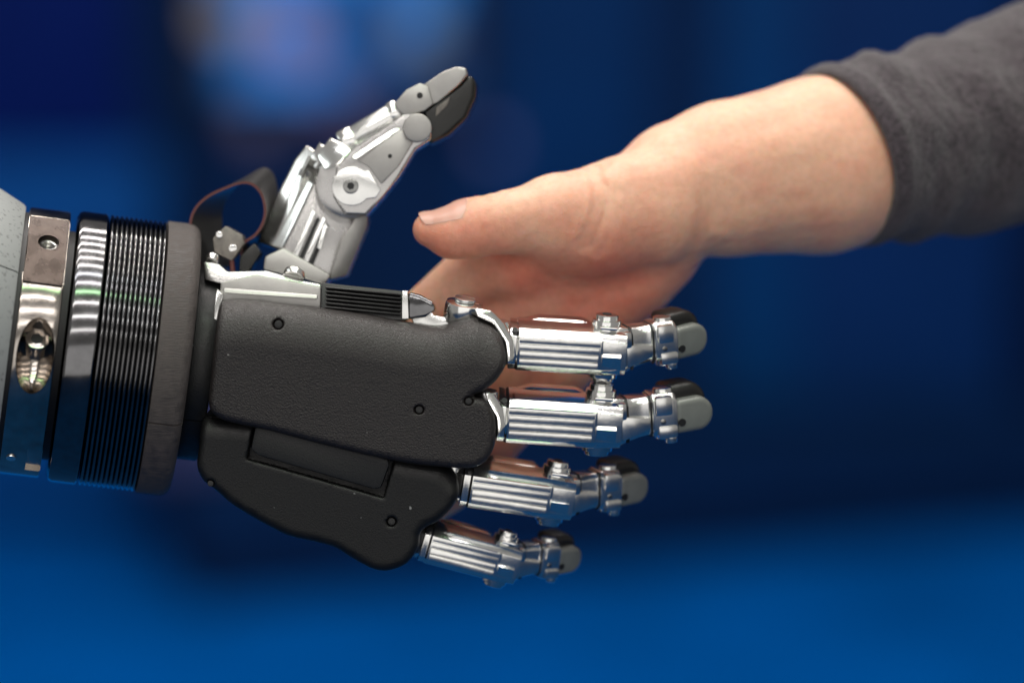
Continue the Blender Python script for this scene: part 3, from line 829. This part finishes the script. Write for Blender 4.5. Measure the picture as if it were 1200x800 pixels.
for (u, v, w, s, a) in [(500, 285, 85, 42, .7), (612, 315, 160, 34, .9), (565, 290, 85, 44, .5), (690, 305, 110, 60, .35), (770, 345, 190, 60, .4),
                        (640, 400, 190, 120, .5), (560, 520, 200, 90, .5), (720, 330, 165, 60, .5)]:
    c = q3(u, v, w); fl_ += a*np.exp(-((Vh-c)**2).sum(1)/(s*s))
at = arm.data.attributes.new('flush_shade', 'FLOAT', 'POINT'); at.data.foreach_set('value', np.clip(fl_, 0, 1).astype(np.float32))

# thumbnail: a curved plate laid on the skin of the thumb's end
def surf_pts(B, Dv):
    B = np.array(B); Dv = np.array(Dv); lo_ = np.full(len(B), 2.0); hi_ = np.full(len(B), 70.0)
    for _ in range(20):
        m_ = (lo_+hi_)/2; p = (B+Dv*m_[:, None]).astype(np.float32)
        ins = hand_sdf(p[:, 0].copy(), p[:, 1].copy(), p[:, 2].copy()) < 0
        lo_ = np.where(ins, m_, lo_); hi_ = np.where(ins, hi_, m_)
    return B+Dv*lo_[:, None]
na = q3(546, 270, 105); nb = q3(506, 270, 101)
tdir = (nb-na)/np.linalg.norm(nb-na)
upn = np.array([0, -.92, -.39]); upn -= tdir*(upn@tdir); upn /= np.linalg.norm(upn)
sdn = np.cross(tdir, upn)
NS, NTT = 18, 15
Bn, Dn, Tn, En = [], [], [], []
for layer in (1, 0):
    for i in range(NS):
        s_ = i/(NS-1)
        for j in range(NTT):
            t = -1+2*j/(NTT-1)
            half = .86*(1-.10*(1-s_)**2)
            ss = s_ + .15*(t*t)*(1-2*s_)
            L_ = ss*60
            b = na + tdir*min(L_, 40)
            dv = upn*math.cos(t*half)+sdn*math.sin(t*half)
            dd = dv if L_ < 40 else dv + tdir*((L_-40)/24)
            Bn.append(b); Dn.append(dd/np.linalg.norm(dd))
            ef = min(1, s_*4+.1, (1-abs(t))*3+.2)
            Tn.append((1.7*ef+ (2.0*max(0, s_-.8)*5*(1-t*t*.5))) if layer else -2.5)
Vn = surf_pts(Bn, Dn) + np.array(Dn)*np.array(Tn)[:, None]
Fn = []
for L_ in (0, 1):
    o_ = L_*NS*NTT
    for i in range(NS-1):
        for j in range(NTT-1):
            q = (o_+i*NTT+j, o_+i*NTT+j+1, o_+(i+1)*NTT+j+1, o_+(i+1)*NTT+j); Fn.append(q if L_ == 0 else q[::-1])
def rim(i0, j0, i1, j1):
    a = i0*NTT+j0; b = i1*NTT+j1; o_ = NS*NTT; Fn.append((a, b, o_+b, o_+a))
for j in range(NTT-1): rim(0, j, 0, j+1); rim(NS-1, j, NS-1, j+1)
for i in range(NS-1): rim(i, 0, i+1, 0); rim(i, NTT-1, i+1, NTT-1)
finish('thumbnail', q2w(np.array(Vn)), Fn, M_nail, arm, angle=60)

# sleeve: knitted tube with soft cross folds and a turned hem
axp = [q3(960, 188, 275), q3(1060, 172, 335), q3(1200, 133, 420), q3(1340, 95, 500), q3(1520, 45, 610)]
rad = [107, 118, 133, 140, 150]
def ax_at(s):
    x = s*(len(axp)-1); i = min(int(x), len(axp)-2) if s >= 0 else 0; t = x-i
    return axp[i]*(1-t)+axp[i+1]*t, rad[i]*(1-t)+rad[i+1]*t
adir = (axp[-1]-axp[0]); adir /= np.linalg.norm(adir)
upA = np.array([0, -1., 0]); upA -= adir*(upA@adir); upA /= np.linalg.norm(upA); frA = np.cross(adir, upA); frA *= -np.sign(frA[2])
NA, NB = 150, 128
V = []; F = []
rows = [(-1, .10), (-1, .05), (-1, .02), (0, -.004)] + [(1, s) for s in np.linspace(.004, 1, NA)]
for side, s in rows:
    for j in range(NB):
        th = 2*math.pi*j/NB
        sk = s + .034 + (.048*math.sin(th) + .010*math.cos(th*2+1))*(1-min(1, max(0, s))*.8)
        c, r = ax_at(max(-.05, sk))
        L_ = s*700
        fold = 0
        if side == 1:
            env = min(1, s*9)
            fold = env*(5.0*math.sin(L_/15.5+1.3*math.sin(th*1.0+.5)+.8*math.sin(th*3)) * (.55+.45*math.sin(th*2+L_/70.)) + 5*math.sin(L_/52.+th*1.0)
                        + 6*mnoise.noise(Vector((L_/45., math.cos(th)*2, math.sin(th)*2))) + 1.3*mnoise.noise(Vector((L_/9., math.cos(th)*9, math.sin(th)*9))))
            fold += 1.2*mnoise.noise(Vector((L_/4., math.cos(th)*22, math.sin(th)*22)))
            hem = 4*math.exp(-((s-.035)/.02)**2)
            fold += hem + 3
        rr = r + fold + (0 if side == 1 else (-3 if side == 0 else -7))
        V.append(c + (upA*math.cos(th) + frA*math.sin(th)*.98)*rr)
nr = len(rows)
for i in range(nr-1):
    for j in range(NB):
        k = (j+1) % NB; F.append((i*NB+j, i*NB+k, (i+1)*NB+k, (i+1)*NB+j))
sleeve = finish('sleeve', q2w(np.array(V)), F, M_knit, person, angle=None)
sleeve['label'] = 'charcoal grey knit sleeve pushed back above the wrist'

# ------------------------------------------------------------------ things standing at the wall (far out of focus)
def emit(name, col, strength):
    m = bpy.data.materials.new(name); m.use_nodes = True
    b = m.node_tree.nodes['Principled BSDF']
    b.inputs['Base Color'].default_value = (.01, .02, .05, 1); b.inputs['Roughness'].default_value = .4
    b.inputs['Emission Color'].default_value = (*col, 1); b.inputs['Emission Strength'].default_value = strength
    return m
def wpos(u, v, off):
    p = on_wall(u, v, WALL_Y-off); return p
a = wpos(250, -330, .06); b = wpos(530, 108, .06)
scr = empty('display_screen', (a.x, WALL_Y-.05, b.z))
tag(scr, 'tall glowing azure display screen on the navy wall', 'screen')
world_box('screen_housing', (a.x-.02, WALL_Y-.055, b.z-.02), (b.x+.02, WALL_Y-.021, a.z+.02), M_blackm, scr, .006)
def screen_mat():
    m = emit('screen_picture', (.0, .10, .40), 1.2)
    nt = m.node_tree; bb = nt.nodes['Principled BSDF']; tc = nt.nodes.new('ShaderNodeTexCoord')
    n = nt.nodes.new('ShaderNodeTexNoise'); n.inputs['Scale'].default_value = 7.5; n.inputs['Detail'].default_value = 1
    nt.links.new(tc.outputs['Object'], n.inputs['Vector'])
    r = nt.nodes.new('ShaderNodeValToRGB'); r.color_ramp.elements[0].position = .46; r.color_ramp.elements[0].color = (.0, .015, .075, 1)
    r.color_ramp.elements[1].position = .58; r.color_ramp.elements[1].color = (.0, .14, .48, 1)
    nt.links.new(n.outputs[0], r.inputs[0]); nt.links.new(r.outputs[0], bb.inputs['Emission Color'])
    return m
world_box('screen_glass', (a.x, WALL_Y-.062, b.z), (b.x, WALL_Y-.0555, a.z), screen_mat(), scr)

LAMPS = [(340, 42, 27, (1, .42, .24), .30, 'small round lamp glowing dull orange in front of the azure screen', .5),
         (268, 20, 30, (.75, .62, .55), .24, 'round pale grey globe lamp at the edge of the azure screen', .5),
         (492, 40, 22, (.45, .62, .80), .30, 'small round bluish white lamp in front of the azure screen', .5),
         (398, 122, 26, (.42, .25, .45), .20, 'dim mauve globe lamp just under the orange one', .5),
         (302, 146, 24, (.32, .22, .34), .18, 'very dim mauve globe lamp below the pale grey one', .5),
         (578, 168, 13, (.14, .14, .36), .6, 'faint blue globe lamp on the navy wall panel', .06)]
for i, (u, v, r, c, e, lab, off) in enumerate(LAMPS):
    p = on_wall(u, v, WALL_Y-off); rr = r*.00025*(p.y-CAMP.y)/(D*K)
    root = empty('globe_lamp', (p.x, p.y, p.z)); tag(root, lab, 'lamp', 'globe lamps before the wall')
    bm = bmesh.new(); bmesh.ops.create_uvsphere(bm, u_segments=24, v_segments=14, radius=rr); bmesh.ops.translate(bm, vec=p, verts=bm.verts)
    vv, ff = join(bm); finish('globe', vv, ff, emit('globe_glow_%d' % i, c, e), root)
    bm = bmesh.new(); bmesh.ops.create_cone(bm, cap_ends=True, segments=12, radius1=.002, radius2=.002, depth=2.2-p.z-rr)
    bmesh.ops.translate(bm, vec=(p.x, p.y, (2.2+p.z+rr)/2), verts=bm.verts)
    vv, ff = join(bm); finish('cord', vv, ff, M_blackm, root)
